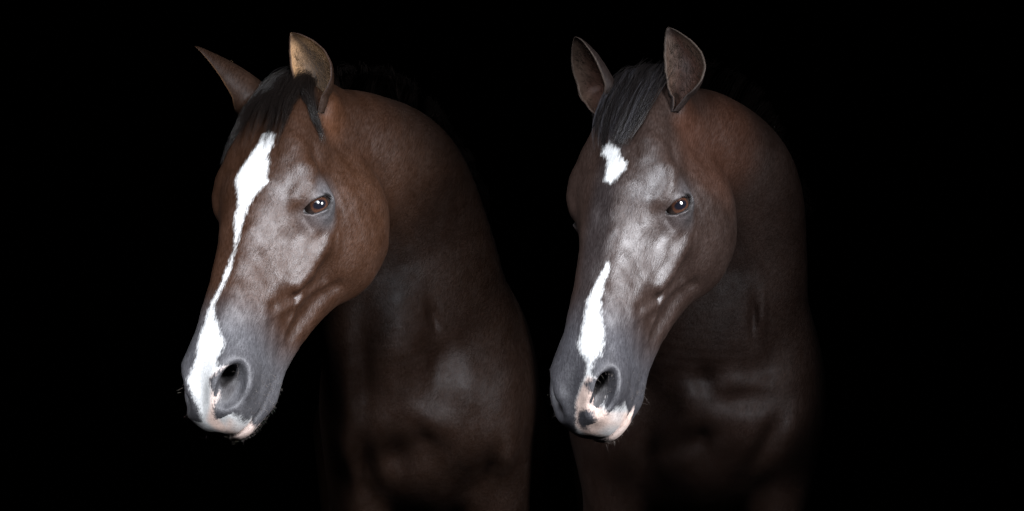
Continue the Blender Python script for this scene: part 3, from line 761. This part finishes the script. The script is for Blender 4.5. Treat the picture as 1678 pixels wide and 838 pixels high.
WEST = dict(seed=3, R=ortho(RW), t=(-.344, .1711, .268), s=.984,
  label='warm brown horse with an unbroken white blaze widening into a white nose',
  foot=(-.147, 1.3), box=((-.52, .30), (-.32, 2.75), (-1.47, .36)),
  neck=[(-.315, .175, .205, -.25, -.1, 1, .070, .046), (-.250, .285, .168, .15, .1, 1, .106, .070), (-.210, .375, .112, .62, .2, .7, .145, .082),
        (-.188, .430, .020, .80, .35, .45, .165, .092), (-.163, .470, -.120, .80, .55, .2, .180, .115), (-.147, .57, -.27, .6, .8, .1, .17, .14), (-.147, .68, -.36, .2, 1, .1, .12, .12)],
  masses=torso(-.144, .42, .18, -.02) + [
    (+0.0116, 'e', .010, at(710, 518, .36), (.004, .15, .026), rotm((0, 1, 0), -14)), (+0.0101, 'e', .03, at(722, 595, .38), (.014, .15, .040)),
    (-0.0145, 'e', .05, at(770, 625, .40), (.035, .15, .030)), (-0.0130, 'e', .04, at(655, 570, .38), (.016, .15, .080)), (+0.0116, 'e', .025, at(598, 600, .40), (.006, .15, .09)),
    (-0.0116, 'e', .03, at(575, 640, .42), (.006, .15, .08)), (+0.0232, 'e', .035, at(648, 745, .40), (.020, .15, .018)), (-0.0130, 'e', .03, at(710, 690, .40), (.030, .15, .010), rotm((0, 1, 0), 40)),
    (+0.0203, 'e', .025, at(598, 765, .40), (.005, .15, .040)), (-0.0116, 'e', .03, at(560, 745, .42), (.010, .15, .03)), (+0.0203, 'e', .025, at(800, 770, .40), (.004, .15, .045), rotm((0, 1, 0), 25)), (-0.0116, 'e', .03, at(828, 745, .42), (.010, .15, .03))],
  ears=[dict(base=(.060, .062, -.004), tip=(-.355, .14, .358), open=(-.45, -1, .1), width=.058, bend=(.10, 0, 0), out=(.014, .0068, .004), rim=(.022, .012, .010), **{'in': (.25, .145, .075)}, deep=(.03, .02, .014)),
        dict(base=(.030, -.060, .004), tip=(-.512, .17, .338), open=(-.75, .35, -.60), width=.062, bend=(.04, 0, .0), prof=[1.15, 1.12, 1.0, .82, .60, .38, .22, .12, .02], out=(.014, .0068, .004), rim=(.16, .09, .05), **{'in': (.20, .12, .07)}, deep=(.03, .02, .014))],
  coat=(.0185, .0080, .0043), muzzle=(.038, .037, .041), eye_skin=.85, eyelid=(.050, .048, .052),
  patches=[((.045, .075, -.03), (.05, .03, .04), .7, (.060, .024, .0115)), ((.16, .09, -.13), (.12, .05, .10), .5, (.0255, .0105, .0050))],
  wpatches=[((-.247, .22, .215), (.06, .14, .08), .6, (.018, .0072, .0036))], neck_shade=(.0070, .0033, .0020), **mk('W'), nos=(.562, .036, -.046), flare=1.0, earhair=TANH, eardeep=1.25,
  forelock=[dict(name='forelock', n=1000, locks=24, mat=HAIRB, lift=.004, rad=.00032, fluff=.9, pts=[(-.015, .0, .016), (.03, .0, .036), (.07, .0, .047), (.115, .004, .052), (.165, .006, .052)],
              spread=[(0, .030, 0), (.0, .040, 0), (0, .046, -.002), (0, .046, -.005), (0, .042, -.006)]),
           dict(name='forelock', n=520, locks=10, mat=HAIRB, lift=.006, rad=.00034, fluff=.9, pts=[(-.01, -.012, .018), (.03, -.038, .032), (.075, -.058, .030), (.115, -.072, .018), (.155, -.082, .008)],
              spread=[(0, .014, 0), (.0, .012, 0), (0, .010, -.002), (0, .008, -.006), (0, .008, -.010)]),
           dict(name='forelock', n=260, locks=9, mat=HAIRB, lift=.003, rad=.00030, fluff=.7, pts=[(.00, .030, .016), (.035, .045, .026), (.065, .058, .018), (.09, .070, .004), (.11, .080, -.012)],
              spread=[(0, .012, 0), (.0, .010, 0), (0.012, .010, 0), (0.018, .010, -.004), (0.02, .010, -.006)])],
  crest=[(-.335, .165, .280), (-.29, .20, .295), (-.22, .27, .305), (-.15, .35, .27), (-.10, .40, .20), (-.05, .46, .10)], mane_n=2000, mane_dir=(-.45, .6, .0), whisk_n=420)
EAST = dict(seed=7, R=ortho(RE), t=(.2196, .1663, .2729), s=.9845,
  label='darker brown horse with a small white star separate from its narrow nose stripe',
  foot=(.29, 1.3), box=((0.02, .78), (-.32, 2.75), (-1.47, .36)),
  neck=[(.246, .165, .205, -.25, -.1, 1, .070, .046), (.315, .270, .172, .25, .1, 1, .102, .070), (.360, .360, .106, .75, .2, .6, .130, .080),
        (.366, .415, .010, .90, .35, .25, .145, .090), (.347, .460, -.130, .85, .55, .1, .175, .115), (.323, .57, -.27, .6, .8, .1, .18, .15), (.323, .68, -.36, .2, 1, .1, .13, .13)],
  masses=torso(.323, .42, .215, .04) + [
    (+0.0116, 'e', .010, at(1235, 518, .36), (.003, .15, .028)), (-0.0058, 'e', .014, at(1247, 518, .38), (.003, .15, .032)), (+0.0174, 'e', .03, at(1150, 622, .38), (.010, .15, .012)),
    (-0.0070, 'e', .028, at(1215, 628, .40), (.050, .15, .004)), (+0.0060, 'e', .03, at(1215, 658, .40), (.050, .15, .004)), (-0.0116, 'e', .03, at(1128, 650, .40), (.010, .15, .030), rotm((0, 1, 0), 30)),
    (+0.0130, 'e', .035, at(1125, 725, .40), (.045, .15, .006), rotm((0, 1, 0), -25)), (+0.0140, 'e', .03, at(1262, 715, .40), (.004, .15, .055), rotm((0, 1, 0), 30)), (-0.0116, 'e', .03, at(1290, 700, .42), (.008, .15, .03)),
    (-0.0116, 'e', .05, at(1190, 690, .40), (.04, .15, .02)), (+0.0145, 'e', .03, at(1060, 740, .40), (.006, .15, .05))],
  ears=[dict(base=(.060, .062, -.004), tip=(.250, .13, .366), open=(-.25, -1, .1), width=.054, bend=(.17, 0, 0), out=(.012, .008, .007), rim=(.05, .037, .03), **{'in': (.050, .032, .024)}, deep=(.03, .014, .010)),
        dict(base=(.030, -.060, .004), tip=(.101, .13, .350), open=(-.80, -.60, -.1), width=.060, bend=(-.04, 0, 0), prof=[.95, .98, 1.0, 1.0, .88, .64, .42, .24, .04], out=(.012, .008, .007), rim=(.05, .037, .03), **{'in': (.050, .032, .024)}, deep=(.03, .014, .010))],
  coat=(.0165, .0096, .0076), muzzle=(.028, .027, .031), eye_skin=.7, eyelid=(.034, .031, .033),
  patches=[((.28, 0, .02), (.26, .030, .05), .75, (.012, .0095, .010)), ((.06, .08, -.04), (.06, .03, .05), .7, (.042, .0165, .0095)), ((.12, .09, -.10), (.04, .05, .10), .6, (.032, .0145, .0095))],
  wpatches=[((.345, .22, .185), (.07, .15, .09), .8, (.030, .0115, .0063))], neck_shade=(.0088, .0044, .0031), **mk('E'), nos=(.568, .036, -.044), flare=.72, earhair=EARD, eardeep=1.15,
  forelock=[dict(name='forelock', n=2000, locks=34, mat=HAIR, lift=.005, rad=.00036, fluff=1.0, pts=[(-.02, .004, .015), (.03, .004, .036), (.07, .004, .046), (.115, .002, .050), (.155, .000, .050)],
             spread=[(0, .038, 0), (.0, .046, 0), (0, .046, 0), (0, .038, -.002), (0, .024, -.003)]),
            dict(name='forelock', n=330, locks=30, mat=HAIRL, lift=.0075, rad=.00036, fluff=.5, pts=[(-.02, .004, .018), (.03, .004, .040), (.07, .002, .050), (.115, .0, .054), (.160, -.002, .053)],
             spread=[(0, .038, 0), (.0, .046, 0), (0, .046, 0), (0, .040, -.002), (0, .028, -.003)])],
  crest=[(.225, .160, .285), (.265, .19, .30), (.32, .25, .315), (.40, .33, .28), (.45, .38, .2), (.48, .42, .08)], mane_n=1200, mane_dir=(-.5, .6, .0), whisk_n=420)
# ------------------------------------------------------------------ near-black sheet painting the unlit interior behind the horses
m, nt, b = mat_new('unlit_black'); b.inputs['Base Color'].default_value = (.002, .002, .002, 1); b.inputs['Roughness'].default_value = 1; b.inputs['Specular IOR Level'].default_value = 0
o = mesh_from('backdrop', [(-6, 6, -.5), (6, 6, -.5), (6, 6, 5), (-6, 6, 5)], np.array([(0, 1, 2, 3)]), m); o['kind'] = 'structure'
if __name__ == '__main__':
    build_horse(WEST); build_horse(EAST)
